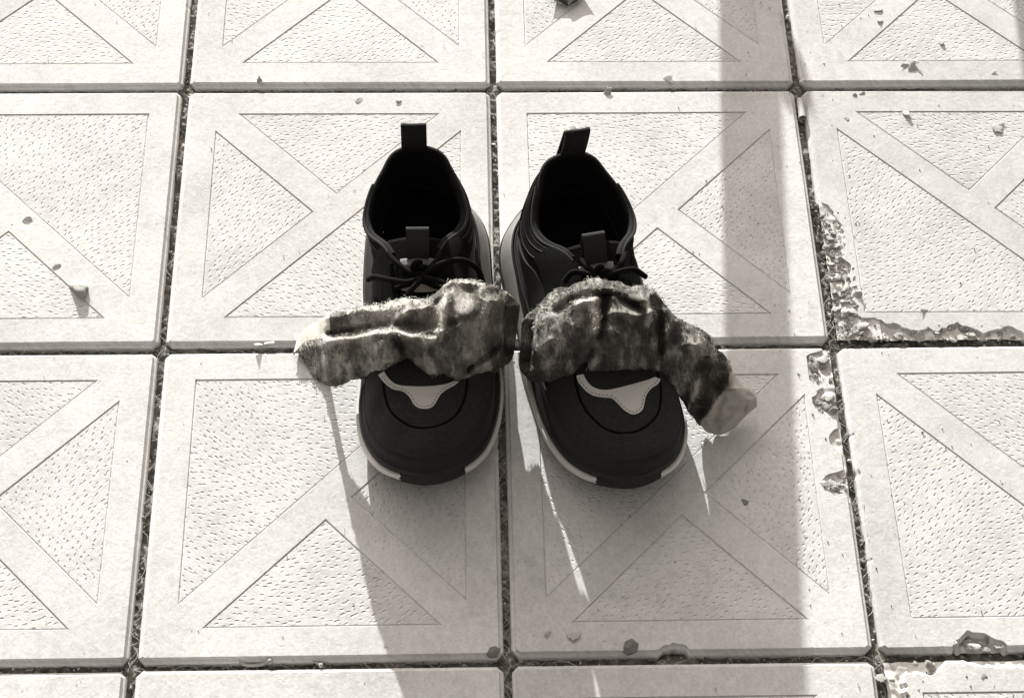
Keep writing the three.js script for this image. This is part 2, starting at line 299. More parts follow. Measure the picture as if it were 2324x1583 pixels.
// soil, grit and dead roots that fill the joints
{
  const gs = [];
  const strip = (ax, c, a0, a1) => {
    const L = a1 - a0, n = Math.round(L / 0.0016), m = 9;
    gs.push(gridGeom(n, m, (u, v) => {
      const s = lerp(a0, a1, u), t = (v - 0.5) * 0.0135, x = ax ? c + t : s, z = ax ? s : c + t;
      return V3(x, -0.0084 + 0.0046 * (vnoise(x * 60, z * 60, 1) - 0.5) + 0.0040 * (vnoise(x * 240, z * 240, 2) - 0.5) + 0.0020 * (vnoise(x * 700, z * 700, 3) - 0.5) - 0.0018 * (ax ? 0 : 1), z);
    }, false, p => { const n1 = vnoise(p.x * 170, p.z * 170, 5), n2 = vnoise(p.x * 800, p.z * 800, 6); const l = 0.07 + 0.18 * n1 * n1 + 0.18 * n2 * n2 * n2 + (n2 > 0.85 ? 0.2 : 0); return [l * 1.05, l, l * 0.9]; }));
  };
  for (let k = -1; k <= 2; k++) strip(true, (k - 0) * P - 0 * P, -0.62, 0.62);
  strip(true, -2 * P, -0.62, 0.62);
  for (let k = -2; k <= 2; k++) strip(false, k * P, -0.75, 0.75);
  const o = mesh('joint_soil', mergeGeometries(gs), M.soil); o.userData.kind = 'stuff'; tag(o, 'dark soil packed in the joints between the paving tiles', 'soil');
}
{
  const gs = [], base = new THREE.IcosahedronGeometry(1, 0), c = new THREE.Color();
  const m4 = new THREE.Matrix4(), qn = new THREE.Quaternion(), e = new THREE.Euler();
  const put = (x, y, z, r) => { const g = base.clone(); g.deleteAttribute('uv'); e.set(rr(0, 6), rr(0, 6), rr(0, 6)); m4.compose(V3(x, y, z), qn.setFromEuler(e), V3(r * rr(0.7, 1.5), r * rr(0.5, 1), r * rr(0.7, 1.2))); g.applyMatrix4(m4); const l = rnd() < 0.45 ? rr(0.08, 0.2) : rr(0.25, 0.6), col = []; for (let i = 0; i < g.attributes.position.count; i++) col.push(l * 1.03, l, l * 0.94); g.setAttribute('color', new THREE.Float32BufferAttribute(col, 3)); gs.push(g); };
  for (let k = 0; k < 2600; k++) { const ax = rnd() < 0.5, c0 = (ax ? Math.floor(rr(-1, 3)) : Math.floor(rr(-1, 3)) - (rnd() < 0.1 ? 1 : 0)) * P, s = rr(-0.52, 0.58), t = rnd() < 0.25 ? rr(-0.0064, 0.0064) : rr(-0.0048, 0.0048); const right = s > 0.1 || c0 > 0.2; const r = rr(0.0003, 0.0011) * (rnd() < 0.08 ? 2.0 : 1) * (right ? 1.25 : 1); ax ? put(c0 + t, -0.0060 + rr(-0.001, 0.001), s, r) : put(s, -0.0074, c0 + t + 0.001, r); }
  for (let k = 0; k < 420; k++) { const x = rr(0.16, 0.56), z = rr(-0.42, 0.34), near = Math.abs(x - 0.3) < 0.05; if (near || rnd() < 0.35) put(x, 0.0002, z, rr(0.0003, 0.0009)); }
  for (let k = 0; k < 420; k++) { const e = rnd(); if (e < 0.5) put(rr(0.302, 0.330), rr(-0.0032, 0.0004), rr(-0.15, -0.004), rr(0.0004, 0.0013)); else if (e < 0.7) put(rr(0.33, 0.48), rr(-0.004, 0.0002), rr(-0.022, -0.002), rr(0.0004, 0.0013)); else if (e < 0.85) put(rr(0.276, 0.298), rr(-0.003, 0.0003), rr(0.006, 0.075), rr(0.0004, 0.0012)); else put(rr(0.305, 0.46), rr(-0.003, 0.0004), rr(0.304, 0.345), rr(0.0004, 0.0014)); }
  for (let k = 0; k < 130; k++) put(rr(-0.48, 0.16), 0.0002, rr(-0.42, 0.34), rr(0.0003, 0.0007));
  const o = mesh('grit', mergeGeometries(gs), M.soil); o.userData.kind = 'stuff'; tag(o, 'loose grit and crumbs lying in the joints and on the tiles', 'grit');
}
{
  const gs = [];
  for (let k = 0; k < 230; k++) {
    const ax = rnd() < 0.6, c0 = Math.floor(rr(-1, 2)) * P + (rnd() < 0.15 ? P : 0), s = ax ? rr(-0.1, 0.34) : rr(-0.46, 0.35), L = rr(0.008, 0.028), pts = [];
    for (let i = 0; i <= 4; i++) { const t = (i / 4 - 0.5) * L, w = 0.004 * Math.sin(i * 1.3 + k), yy = -0.0050 + rr(-0.001, 0.0018); pts.push(ax ? V3(c0 + w * 0.9, yy, s + t) : V3(s + t, yy - 0.001, c0 + w * 0.7 + 0.0012)); }
    gs.push(tube(pts, rr(0.00016, 0.00034), 8, 4));
  }
  const o = mesh('dead_roots', mergeGeometries(gs), M.strand); o.userData.kind = 'stuff'; tag(o, 'pale dead roots and grass threads caught in the tile joints', 'roots');
}

// ---------------------------------------------------------------- unseen rails added beyond the view to cast the shadow bands at right
{
  const b = new THREE.Group(); b.name = 'added_shadow_frame'; scene.add(b); tag(b, 'unseen frame of two parallel rails, added to cast the shadow bands', 'frame');
  for (const off of [0, 0.303]) {
    const RH = 0.132, w = 0.030, t = 0.028, L = 1.5, ze = -0.345, xe = 0.231 - 0.07 * (ze + 0.414 + RH * 4.26) - RH * 0.79 + off;
    const r = mesh('shadow_rail', new THREE.BoxGeometry(w, t, L), M.wood, b); r.position.set(xe + w / 2 + 0.07 * L / 2, RH + t / 2, ze - L / 2); r.rotation.y = -0.07;
    for (const k of [0.62, 1.4]) { const g = mesh('leg', new THREE.BoxGeometry(0.026, RH + 0.026, 0.05), M.wood, b); g.position.set(xe + w / 2 + 0.07 * k + (off ? 0.034 : 0.034), (RH + 0.026) / 2, ze - k); }
  }
  for (const k of [0.7, 1.3]) { const c = mesh('crossbar', new THREE.BoxGeometry(0.38, 0.02, 0.04), M.wood, b); c.position.set(0.36, 0.12, -0.345 - k); }
  partNames(b);
}

// ---------------------------------------------------------------- shoes
// control rings in the shoe's own axes (z from heel to toe, x towards the inner side): sole outline and opening of the upper
const BASE = [[.002, -.004], [-.022, .003], [-.037, .022], [-.0435, .045], [-.0455, .07], [-.046, .0875], [-.0463, .108], [-.0455, .13], [-.0455, .165], [-.0475, .205], [-.0487, .232], [-.0435, .264], [-.027, .291], [.006, .306], [.036, .298], [.058, .277], [.0700, .247], [.0748, .208], [.070, .168], [.063, .13], [.061, .104], [.0593, .0864], [.0585, .068], [.057, .05], [.051, .03], [.030, .006]];
const OPEN = [[0, .0055, .098], [-.0175, .0105, .095], [-.0273, .0247, .088], [-.0371, .043, .080], [-.0416, .0675, .074], [-.0378, .0826, .075], [-.0226, .1036, .083], [-.0155, .1228, .083], [-.014, .15, .079], [-.0135, .172, .075], [-.012, .186, .072], [-.007, .193, .070], [-.001, .197, .069], [.008, .198, .069], [.016, .197, .069], [.021, .193, .070], [.025, .186, .072], [.024, .172, .075], [.022, .15, .079], [.0174, .1184, .083], [.0231, .1007, .083], [.0393, .0792, .076], [.0437, .0633, .074], [.0408, .0469, .078], [.035, .0326, .085], [.0235, .0107, .095]];
const NP = BASE.length;
function makeShoe(name, label, mirror, ox, oz, rot, medialExtra, badgeIn, badgeOut, bow) {
  const g = new THREE.Group(); g.name = name; g.position.set(ox, 0, oz); g.rotation.y = rot; scene.add(g); g.updateMatrixWorld(true);
  tag(g, label, 'shoe', 'pair of black running shoes side by side on the tiles');
  const mx = mirror ? -1 : 1;
  const baseC = new THREE.CatmullRomCurve3(BASE.map((p, i) => V3(p[0] + (i >= 18 && i <= 25 ? medialExtra * Math.sin((i - 17) / 9 * Math.PI) : 0), 0, p[1])), true, 'centripetal');
  const openC = new THREE.CatmullRomCurve3(OPEN.map(p => V3(p[0], p[2], p[1])), true, 'centripetal');
  const B = t => baseC.getPoint(((t / NP) % 1 + 1) % 1), O = t => openC.getPoint(((t / NP) % 1 + 1) % 1);   // t in control-point units
  const nrm = t => { const a = B(t - 0.15), b = B(t + 0.15); const d = b.sub(a); return V3(-d.z, 0, d.x).normalize(); };     // outward? fixed below
  const out = t => { const n = nrm(t), p = B(t); const c = V3(0.006, 0, clamp(p.z, 0.05, 0.24)); if (n.dot(p.clone().sub(c)) < 0) n.negate(); return n; };
  const spring = z => 0.016 * Math.pow(clamp((z - 0.215) / 0.085, 0, 1.2), 2) + 0.006 * Math.pow(clamp((0.03 - z) / 0.03, 0, 1), 2);
  const heel = z => 1 - smooth(z, 0.08, 0.20);
  const ring = (t, h, off) => { const p = B(t), n = out(t); p.addScaledVector(n, off); return V3(p.x * mx, h + spring(p.z), p.z); };
  const add = (nm, geo, m) => mesh(nm, geo, m, g);
  const fix = (geo) => mirror ? flip(geo) : geo;
  const loft = (t0, t1, levels, n, closed) => fix(gridGeom(n, levels.length - 1, (u, v) => { const t = lerp(t0, t1, u), L = levels[Math.round(v * (levels.length - 1))]; const z = B(t).z; return ring(t, typeof L[0] === 'function' ? L[0](z, u) : L[0], typeof L[1] === 'function' ? L[1](z, u) : L[1]); }, closed));
  const hs = (a, b) => z => lerp(a, b, heel(z));
  // sole
  const bottom = (h, off, n = 80) => { const pts = []; for (let i = 0; i < n; i++) { const p = ring(i / n * NP, h, off); pts.push(p); } const c = V3(0, 0, 0); pts.forEach(p => c.addScaledVector(p, 1 / n)); const pos = [c.x, c.y, c.z], idx = [], uv = [0, 0]; pts.forEach((p, i) => { pos.push(p.x, p.y, p.z); uv.push(p.x * 20, p.z * 20); idx.push(0, 1 + i, 1 + (i + 1) % n); }); return geom(pos, idx, uv); };
  add('outsole', mergeGeometries([loft(0, NP, [[0.0005, -0.008], [0.0015, -0.0045], [0.004, -0.0025], [0.010, -0.0010], [0.0102, -0.006]], 140, true), bottom(0.0005, -0.008)]), M.rubber);
  const strip0 = 14.25, strip1 = NP + 12.5;                   // the pale strip stops on both sides of the toe bumper
  const taper = (u) => smooth(u, 0, 0.012) * (1 - smooth(u, 0.988, 1));
  add('sole_strip', loft(strip0, strip1, [[0.0102, -0.004], [0.0104, 0.0006], [0.0120, (z, u) => 0.0018 * taper(u)], [hs(0.0168, 0.0175), (z, u) => 0.0020 * taper(u)], [hs(0.0186, 0.0195), (z, u) => 0.0012 * taper(u)], [hs(0.0188, 0.0197), -0.005]], 260, false), M.white);
  add('midsole', loft(0, NP, [[0.0100, -0.002], [hs(0.0188, 0.0200), -0.0012], [hs(0.0225, 0.027), hs(-0.0006, 0.0008)], [hs(0.0262, 0.034), hs(-0.0022, -0.0022)], [hs(0.0268, 0.0352), hs(-0.0036, -0.0040)], [hs(0.0285, 0.0372), hs(-0.0042, -0.0052)], [hs(0.0315, 0.0435), hs(-0.0065, -0.0105)], [hs(0.0325, 0.0465), hs(-0.010, -0.0150)]], 160, true), M.foam);
  add('toe_bumper', loft(12.42, 14.32, [[0.001, -0.007], [0.006, -0.002], [0.012, 0.0002], [(z, u) => 0.018 + 0.005 * Math.sin(Math.PI * u), -0.0002], [(z, u) => 0.0195 + 0.008 * Math.sin(Math.PI * u), -0.0045]], 40, false), M.suede);
  { // long air cushion set in the inner side of the sole
    const t0 = 17.6, t1 = 25.2;
    const pan = fix(gridGeom(70, 12, (u, v) => { const t = lerp(t0, t1, u), e = Math.sqrt(Math.max(0, 1 - Math.pow(Math.abs(2 * u - 1), 5))), w = lerp(0.55, 1, smooth(u, 0, 0.5)), a = (v - 0.5) * 2; return ring(t, 0.0275 + 0.0035 * smooth(u, 0.2, 0.8) + a * 0.0090 * e * w, -0.0022 - 0.0050 * a * e * w + 0.0055 * e * Math.sqrt(1 - a * a * 0.97)); }));
    add('side_cushion', pan, M.panelGrey);
    const rim = []; for (let k = 0; k < 48; k++) { const w = k / 48 * 2 * Math.PI, u = 0.5 - 0.5 * Math.cos(w), e = Math.sqrt(Math.max(0, 1 - Math.pow(Math.abs(2 * u - 1), 5))), ww = lerp(0.55, 1, smooth(u, 0, 0.5)); rim.push(ring(lerp(t0 - .05, t1 + .05, u), 0.0275 + 0.0035 * smooth(u, 0.2, 0.8) + Math.sign(Math.sin(w)) * 0.0098 * e * ww, 0.0004 - Math.sign(Math.sin(w)) * 0.0055 * e * ww)); }
    add('cushion_rim', tube(rim, 0.0011, 120, 6, true), M.rim); add('sole_ridge', tube(Array.from({ length: 30 }, (_, k) => ring(lerp(18.2, 25.6, k / 29), 0.0400, -0.0072)), 0.0009, 90, 6), M.piping);
  }
  // upper: from the sole up to the opening, bulging outwards
  const S = (t, v, off = 0) => {
    const b = B(t), o = O(t), n = out(t), z0 = b.z; b.addScaledVector(n, -lerp(lerp(0.0070, 0.0055, smooth(z0, 0.2, 0.27)), 0.0115, heel(z0)));
    const h0 = lerp(0.030, 0.043, heel(z0)) + spring(z0), toe = smooth(z0, 0.19, 0.26);
    const a = v * Math.PI / 2, e = lerp(0.62, 1.0, toe);
    const fp = lerp(1 - Math.pow(Math.cos(a), 1.15), v, 0.35 * (1 - toe)), fh = Math.pow(Math.sin(a), lerp(0.95, 0.80, toe));
    const p = V3(lerp(b.x, o.x, fp), lerp(h0, o.y, fh), lerp(b.z, o.z, fp));
    const side = (1 - toe) * Math.sin(Math.PI * v) * 0.0035; p.addScaledVector(n, side); if (toe > 0) p.y += toe * Math.sin(Math.PI * clamp(v * 1.1, 0, 1)) * (0.0034 * (vnoise(p.x * 42 + ox * 90, p.z * 55, 3) - 0.5) + 0.0014 * (vnoise(p.x * 130 + ox * 50, p.z * 160, 5) - 0.5));
    if (off) { const d = 0.02, s = (tt, vv) => S(tt, vv, 0); const A = s(t + 0.06, v).sub(s(t - 0.06, v)), C = s(t, Math.min(1, v + d)).sub(s(t, Math.max(0, v - d))); const m = A.cross(C).normalize(); if (m.y < -0.05 || (Math.abs(m.y) <= 0.05 && m.dot(n) < 0)) m.negate(); if (m.dot(V3(n.x * mx, 0.6, n.z)) < 0) m.negate(); return V3(p.x * mx, p.y, p.z).addScaledVector(m, off); }
    return V3(p.x * mx, p.y, p.z);
  };
  const patch = (nu, nv, f, off, uvs = 6) => { const q = fix(gridGeom(nu, nv, (u, v) => { const [t, w] = f(u, v); return S(t, w, off); })); const uv = q.attributes.uv; for (let i = 0; i < uv.count; i++) uv.setXY(i, uv.getX(i) * uvs, uv.getY(i) * uvs); return q; };
  const solid = (nu, nv, f, th) => {                          // a patch with thickness: top sheet and a rim down to the upper
    const top = patch(nu, nv, f, th), rim = []; for (let k = 0; k < 2 * (nu + nv); k++) { let u, v; if (k < nu) [u, v] = [k / nu, 0]; else if (k < nu + nv) [u, v] = [1, (k - nu) / nv]; else if (k < 2 * nu + nv) [u, v] = [1 - (k - nu - nv) / nu, 1]; else[u, v] = [0, 1 - (k - 2 * nu - nv) / nv]; rim.push([u, v]); }
    const side = gridGeom(rim.length, 1, (a, b) => { const [u, v] = rim[Math.round(a * rim.length) % rim.length], [t, w] = f(u, v); return S(t, w, b ? th : -0.0004); }, true);
    return mergeGeometries([top, side]);
  };
  const upGeo = fix(gridGeom(220, 30, (u, v) => S(u * NP, v), true)); { const uv = upGeo.attributes.uv; for (let i = 0; i < uv.count; i++) uv.setXY(i, uv.getX(i) * 14, uv.getY(i) * 2.5); }
  const upper = add('upper', upGeo, M.mesh);
  // overlays sewn on the upper
  const arc = u => 0.44 + 0.34 * Math.pow(Math.abs(2 * u - 1), 2.2);
  add('toe_overlay', solid(70, 10, (u, v) => [lerp(9.6, 16.9, u), v * arc(u)], 0.0011), M.suede);
  add('vamp', solid(60, 14, (u, v) => [lerp(9.9, 16.6, u), lerp(arc(u) + 0.016, 0.985, v)], 0.0009), M.suede);
  add('mudguard', solid(70, 6, (u, v) => [lerp(8.8, 17.8, u), v * (0.17 + 0.04 * Math.cos(u * 9))], 0.0014), M.suede);
  add('heel_counter', solid(50, 8, (u, v) => [lerp(-3.2, 3.4, u), v * (0.62 - 0.35 * Math.pow(Math.abs(2 * u - 1), 2))], 0.0014), M.gloss);
  add('eyestay', solid(30, 8, (u, v) => [lerp(5.9, 9.4, u), lerp(0.55 - 0.1 * Math.sin(u * 3), 0.985, v)], 0.0013), M.black);
  add('eyestay', solid(30, 8, (u, v) => [lerp(17.4, 20.6, u), lerp(0.55 - 0.1 * Math.sin(u * 3), 0.985, v)], 0.0013), M.black);
  add('side_overlay', solid(20, 10, (u, v) => [lerp(6.2, 8.6, u), lerp(0.0, 0.62 + 0.06 * Math.sin(3.14 * u), v)], 0.0017), M.black);
  add('side_overlay', solid(24, 8, (u, v) => [lerp(18.2, 23.5, u), lerp(0.0, 0.22 + 0.3 * (1 - u) * 0.9, v)], 0.0015), M.gloss);
  for (const [a, b, c, d] of [[24.6, .50, 19.6, .80], [24.2, .34, 19.4, .62], [25.0, .72, 20.4, .86], [2.2, .45, 6.2, .66], [2.8, .25, 6.4, .45]]) { const pts = []; for (let k = 0; k <= 12; k++) { const u = k / 12; pts.push(S(lerp(a, c, u), lerp(b, d, u), 0.0001)); } add('piping', tube(pts, 0.0005, 40, 6), M.piping); }
  // collar, lining, insole
  { const pts = []; for (let k = 0; k <= 40; k++) { const t = lerp(19.7, NP + 6.4, k / 40); const p = O(t); pts.push(V3(p.x * mx * 0.985, p.y - 0.0006, p.z)); } const c = tube(pts, 0.0030, 120, 10); const uv = c.attributes.uv; for (let i = 0; i < uv.count; i++) uv.setXY(i, uv.getX(i) * 10, uv.getY(i)); add('collar', c, M.collar); for (const [a, b] of [[19.5, 24.2], [2.6, 6.9]]) { const q = []; for (let k = 0; k <= 16; k++) { const t = lerp(a, b, k / 16), p = O(t), n = out(t); q.push(V3((p.x + n.x * 0.0024) * mx, p.y - 0.0002, p.z + n.z * 0.0024)); } add('collar_cord', tube(q, 0.0019, 60, 8), M.cord); } }
  add('lining', gridGeom(120, 10, (u, v) => { const o = O(u * NP), b = B(u * NP), n = out(u * NP); b.addScaledVector(n, -0.015); const f = smooth(v, 0, 1); const w = Math.pow(v, 0.6) * 0.8; return V3(lerp(o.x * 0.96, b.x, w) * mx, lerp(o.y - 0.001, 0.024, v), lerp(o.z, b.z, w)); }, true), M.lining);
  { const q = bottom(0.0242, -0.014); add('insole', q, M.lining); }
  // tongue with its loop and label
  const tz = s => lerp(0.205, 0.100, s), ty = s => lerp(0.060, 0.0905, Math.pow(s, 0.9)), tw = s => lerp(0.017, 0.0265, s), txc = 0.0035;
  const tongueP = (a, s, dy = 0) => V3((txc + a * tw(s)) * mx, ty(s) + dy + 0.004 * Math.sin(Math.PI * s) - 0.010 * a * a * smooth(s, 0, 0.6), tz(s) - 0.003 * a * a);
  add('tongue', mergeGeometries([fix(gridGeom(20, 24, (u, v) => tongueP(u * 2 - 1, v))), fix(gridGeom(20, 6, (u, v) => { const w = v * Math.PI; return tongueP(u * 2 - 1, 1).add(V3(0, -0.0035 + 0.0035 * Math.cos(w), -0.0045 * Math.sin(w))); }))]), M.black);
  { // loop: a folded band standing up from the top of the tongue
    const prof = [[0.119, 0.0885], [0.112, 0.098], [0.1065, 0.1055], [0.1035, 0.1085], [0.1005, 0.1078], [0.0995, 0.101], [0.0995, 0.090]], c = new THREE.CatmullRomCurve3(prof.map(p => V3(0, p[1], p[0])));
    const band = (th) => gridGeom(8, 24, (u, v) => { const p = c.getPoint(v), q = c.getTangent(v); return V3((txc - 0.0098 + 0.0196 * u) * mx, p.y + q.z * -th, p.z + q.y * th); });
    const rimA = (u0) => gridGeom(24, 1, (a, b) => { const p = c.getPoint(a), q = c.getTangent(a), th = b ? 0.0008 : -0.0008; return V3((txc - 0.0098 + 0.0196 * u0) * mx, p.y + q.z * -th, p.z + q.y * th); });
    add('tongue_loop', mergeGeometries([band(0.0008), band(-0.0008), rimA(0), rimA(1)]), M.loop);
    const bump = (a, s0, s1, dy, nu = 16, nv = 10) => gridGeom(nu, nv, (u, v) => tongueP(lerp(-a, a, u), lerp(s0, s1, v), dy * Math.min(1, 6 * Math.min(v, 1 - v)) + 0.0003));
    const lab = add('tongue_label', bump(0.62, 0.745, 0.83, 0.0014), std(0.17, 0.7, { bumpMap: grainBump, bumpScale: 0.0005 }));
    for (const q of [-0.14, 0.12]) { const l = mesh('letter_shape', new THREE.SphereGeometry(0.0022, 12, 8), M.badge, lab); l.position.copy(tongueP(q, 0.775, 0.0012)); l.scale.set(1.2, 0.35, 0.9); }
    // oval badge lower on the tongue
    const cv = document.createElement('canvas'); cv.width = 512; cv.height = 256; const x = cv.getContext('2d'); x.fillStyle = '#8f8a82'; x.fillRect(0, 0, 512, 256); x.fillStyle = '#2a2723'; x.font = 'bold 62px sans-serif'; x.textAlign = 'center'; x.fillText('FASHION AIR', 256, 132); x.strokeStyle = '#2a2723'; x.lineWidth = 5; for (let k = 0; k < 12; k++) { x.beginPath(); x.moveTo(90 + k * 30, 188); x.lineTo(104 + k * 30, 188); x.stroke(); }
    const ct = new THREE.CanvasTexture(cv); ct.colorSpace = THREE.SRGBColorSpace;
    const ell = gridGeom(36, 8, (u, v) => { const w = u * 2 * Math.PI, s = 0.57 + 0.062 * v * Math.sin(w), a = 0.06 * 1 + 0.80 * v * Math.cos(w); return tongueP(a, s, 0.0045 + 0.002 * (1 - v * v)); }, true);
    { const uv = ell.attributes.uv; for (let j = 0, k = 0; j <= 8; j++) for (let i = 0; i < 36; i++, k++) { const w = i / 36 * 2 * Math.PI, r = j / 8; uv.setXY(k, 0.5 + mx * 0 + 0.5 * r * Math.cos(w) * mx, 0.5 - 0.5 * r * Math.sin(w) * -1); } }
    add('tongue_badge', ell, std(null, 0.7, { map: ct }));
  }
  // heel pull tab
  { const prof = [[0.0045, 0.092], [0.0060, 0.098], [0.0060, 0.108], [0.0045, 0.119], [0.003, 0.1245], [0.0005, 0.1245], [-0.0005, 0.119], [-0.001, 0.105], [-0.002, 0.086]], c = new THREE.CatmullRomCurve3(prof.map(p => V3(0, p[1], p[0]))), lean = bow.lean;
    const P2 = (u, v, th) => { const p = c.getPoint(v), q = c.getTangent(v); return V3((0.0 + (u - 0.5) * 0.0225) * mx + lean * Math.max(0, p.y - 0.09), p.y + q.z * -th, p.z + q.y * th + 0.0015 * Math.sin(u * 4) * Math.max(0, p.y - 0.095) * 30 * 0.2); };
    add('pull_tab', mergeGeometries([gridGeom(10, 30, (u, v) => P2(u, v, 0.0009)), gridGeom(10, 30, (u, v) => P2(u, v, -0.0009)), gridGeom(30, 1, (a, b) => P2(0, a, b ? 0.0009 : -0.0009)), gridGeom(30, 1, (a, b) => P2(1, a, b ? 0.0009 : -0.0009))]), M.webbing); }
  // laces: crossing rows, knot and bow loops
  const lacePts = L => L.map(([x, y, z]) => V3(x * mx, y, z));
  for (const s of [0.16, 0.30, 0.44, 0.58]) { const y = ty(s) + 0.009, z = tz(s), w = tw(s) * 0.85; add('lace', tube(lacePts([[txc - w, y - 0.002, z + 0.004], [txc, y + 0.002, z], [txc + w, y - 0.002, z - 0.006]]), 0.0022, 20, 8), M.lace); add('lace', tube(lacePts([[txc + w, y - 0.002, z + 0.004], [txc, y + 0.0035, z - 0.001], [txc - w, y - 0.002, z - 0.006]]), 0.0022, 20, 8), M.lace); }
  add('lace_knot', new THREE.TorusKnotGeometry(0.0042, 0.0022, 48, 8).translate(0.004 * mx, 0.0945, 0.132), M.lace);
  for (const L of bow.loops) add('lace', tube(L.map(([dx, dy, h]) => g.worldToLocal(at(dx, dy, h))), 0.0026, 60, 8), M.lace);
  // pale toe badge traced on the vamp, with its stitching
  g.updateMatrixWorld(true);
  const tri = upper.geometry, pa = tri.attributes.position, ix = tri.index.array, A = V3(), Bv = V3(), C = V3(), hit = V3(), inv = g.matrixWorld.clone().invert();
  const o0 = camPos.clone().applyMatrix4(inv);
  const cast = (dx, dy, off) => {
    const d = ray(dx, dy).transformDirection(inv), R = new THREE.Ray(o0, d); let best = null, bd = 1e9;
    for (let i = 0; i < ix.length; i += 3) { A.fromBufferAttribute(pa, ix[i]); if (A.z < 0.17) continue; Bv.fromBufferAttribute(pa, ix[i + 1]); C.fromBufferAttribute(pa, ix[i + 2]); if (R.intersectTriangle(A, Bv, C, false, hit)) { const q = hit.distanceToSquared(o0); if (q < bd) { bd = q; best = hit.clone(); best.n = Bv.clone().sub(A).cross(C.clone().sub(A)).normalize(); if (best.n.y < 0) best.n.negate(); } } }
    if (!best) { const p = at(dx, dy, 0.06).applyMatrix4(inv); p.n = V3(0, 1, 0); best = p; }
    const n = best.n.clone(); n.y += 0.6; n.normalize(); const r = best.addScaledVector(n, off); return r;
  };
  const rs = (pts, n) => new THREE.CatmullRomCurve3(pts.map(p => V3(p[0], p[1], 0)), false, 'centripetal').getSpacedPoints(n).map(p => [p.x, p.y]);
  const poly = [...rs(badgeOut, 46), ...rs(badgeIn, 30)];
  let sg = new THREE.ShapeGeometry(new THREE.Shape(poly.map(p => new THREE.Vector2(...p)))).toNonIndexed(); sg = new TessellateModifier(7, 6).modify(sg); sg.deleteAttribute('normal'); sg.deleteAttribute('uv'); sg = mergeVertices(sg, 0.05);
  { const p = sg.attributes.position, uv = []; for (let i = 0; i < p.count; i++) { const x = p.getX(i), y = p.getY(i), r = cast(x, y, 0.0020); uv.push(x / 60, y / 60); p.setXYZ(i, r.x, r.y, r.z); } sg.setAttribute('uv', new THREE.Float32BufferAttribute(uv, 2)); sg.computeVertexNormals(); }
  const edge = gridGeom(poly.length, 1, (a, b) => { const q = poly[Math.round(a * poly.length) % poly.length]; return cast(q[0], q[1], b ? 0.0020 : -0.0006); }, true);
  const bd = add('toe_badge', mergeGeometries([sg, edge]), M.badge); bd.userData.label = 'pale grey V-shaped badge sewn on the toe';
  const mid = rs(badgeOut, 60), sx = poly.reduce((s, p) => s + p[0], 0) / poly.length, sy = poly.reduce((s, p) => s + p[1], 0) / poly.length, st = [];
  for (let k = 1; k < 59; k++) { if (k % 2) continue; const f = ([x, y], i) => { const a = mid[Math.max(0, i - 1)], b = mid[Math.min(59, i + 1)], tx = b[0] - a[0], ty2 = b[1] - a[1], l = Math.hypot(tx, ty2) || 1; let nx = -ty2 / l, ny = tx / l; if (nx * (sx - x) + ny * (sy - 14 - y) < 0) { nx = -nx; ny = -ny; } return [x + nx * 4.2, y + ny * 4.2]; }; const p = f(mid[k], k), q = f(mid[k + 1], k + 1), e = [lerp(p[0], q[0], 0.85), lerp(p[1], q[1], 0.85)]; const a = cast(p[0], p[1], 0.0021), b = cast(e[0], e[1], 0.0021); st.push(tube([a, a.clone().lerp(b, 0.5).add(V3(0, 0.0002, 0)), b], 0.00034, 3, 5)); }
  const sm = mesh('stitching', mergeGeometries(st), M.thread, bd); sm.userData.kind = 'stuff';
  partNames(g);
  return g;
}
const badgeL = { out: [[860, 853], [872, 869], [892, 884], [916, 890], [930, 903], [938, 917], [948, 926], [964, 929], [980, 925], [990, 913], [999, 897], [1013, 885], [1031, 875], [1041, 867]], in: [[1031, 866], [1013, 873], [991, 877], [962, 879], [916, 877], [896, 872], [882, 860], [872, 844]] };
const badgeR = { out: [[1309, 854], [1311, 864], [1324, 882], [1343, 897], [1367, 903], [1388, 905], [1401, 916], [1416, 931], [1431, 940], [1444, 940], [1457, 931], [1462, 914], [1466, 899], [1476, 884], [1494, 871], [1498, 863]], in: [[1485, 858], [1470, 864], [1423, 877], [1384, 886], [1362, 886], [1349, 882], [1334, 869], [1324, 851]] };
makeShoe('running_shoe', 'left one of the two black running shoes, pointing straight ahead, under the pale-tipped grey sock', false, -0.0745, -0.152, 0, 0.003, badgeL.in, badgeL.out,
  { lean: 0, loops: [[[958, 628, .094], [985, 606, .096], [1020, 592, .093], [1055, 592, .085], [1085, 612, .075], [1098, 650, .066]], [[955, 630, .094], [925, 640, .095], [890, 636, .093], [850, 628, .082], [836, 634, .07]], [[958, 632, .095], [940, 650, .095], [925, 668, .093], [918, 690, .09]], [[962, 630, .095], [1000, 640, .094], [1030, 660, .09]], [[880, 575, .088], [905, 600, .092], [945, 622, .094], [985, 598, .092], [1000, 570, .088]]] });
makeShoe('running_shoe', 'right one of the two black running shoes, toe turned outwards, under the dark shaggy sock', true, 0.0635, -0.144, 0.19, 0.011, badgeR.in, badgeR.out,
  { lean: 0.16, loops: [[[1370, 632, .094], [1400, 618, .096], [1440, 612, .09], [1466, 628, .08]], [[1368, 632, .094], [1335, 622, .094], [1300, 618, .092], [1280, 640, .085]], [[1318, 590, .088], [1345, 614, .093], [1380, 620, .095], [1410, 596, .092], [1420, 575, .088]]] }).name = numbered('running_shoe_x') && 'running_shoe_001';

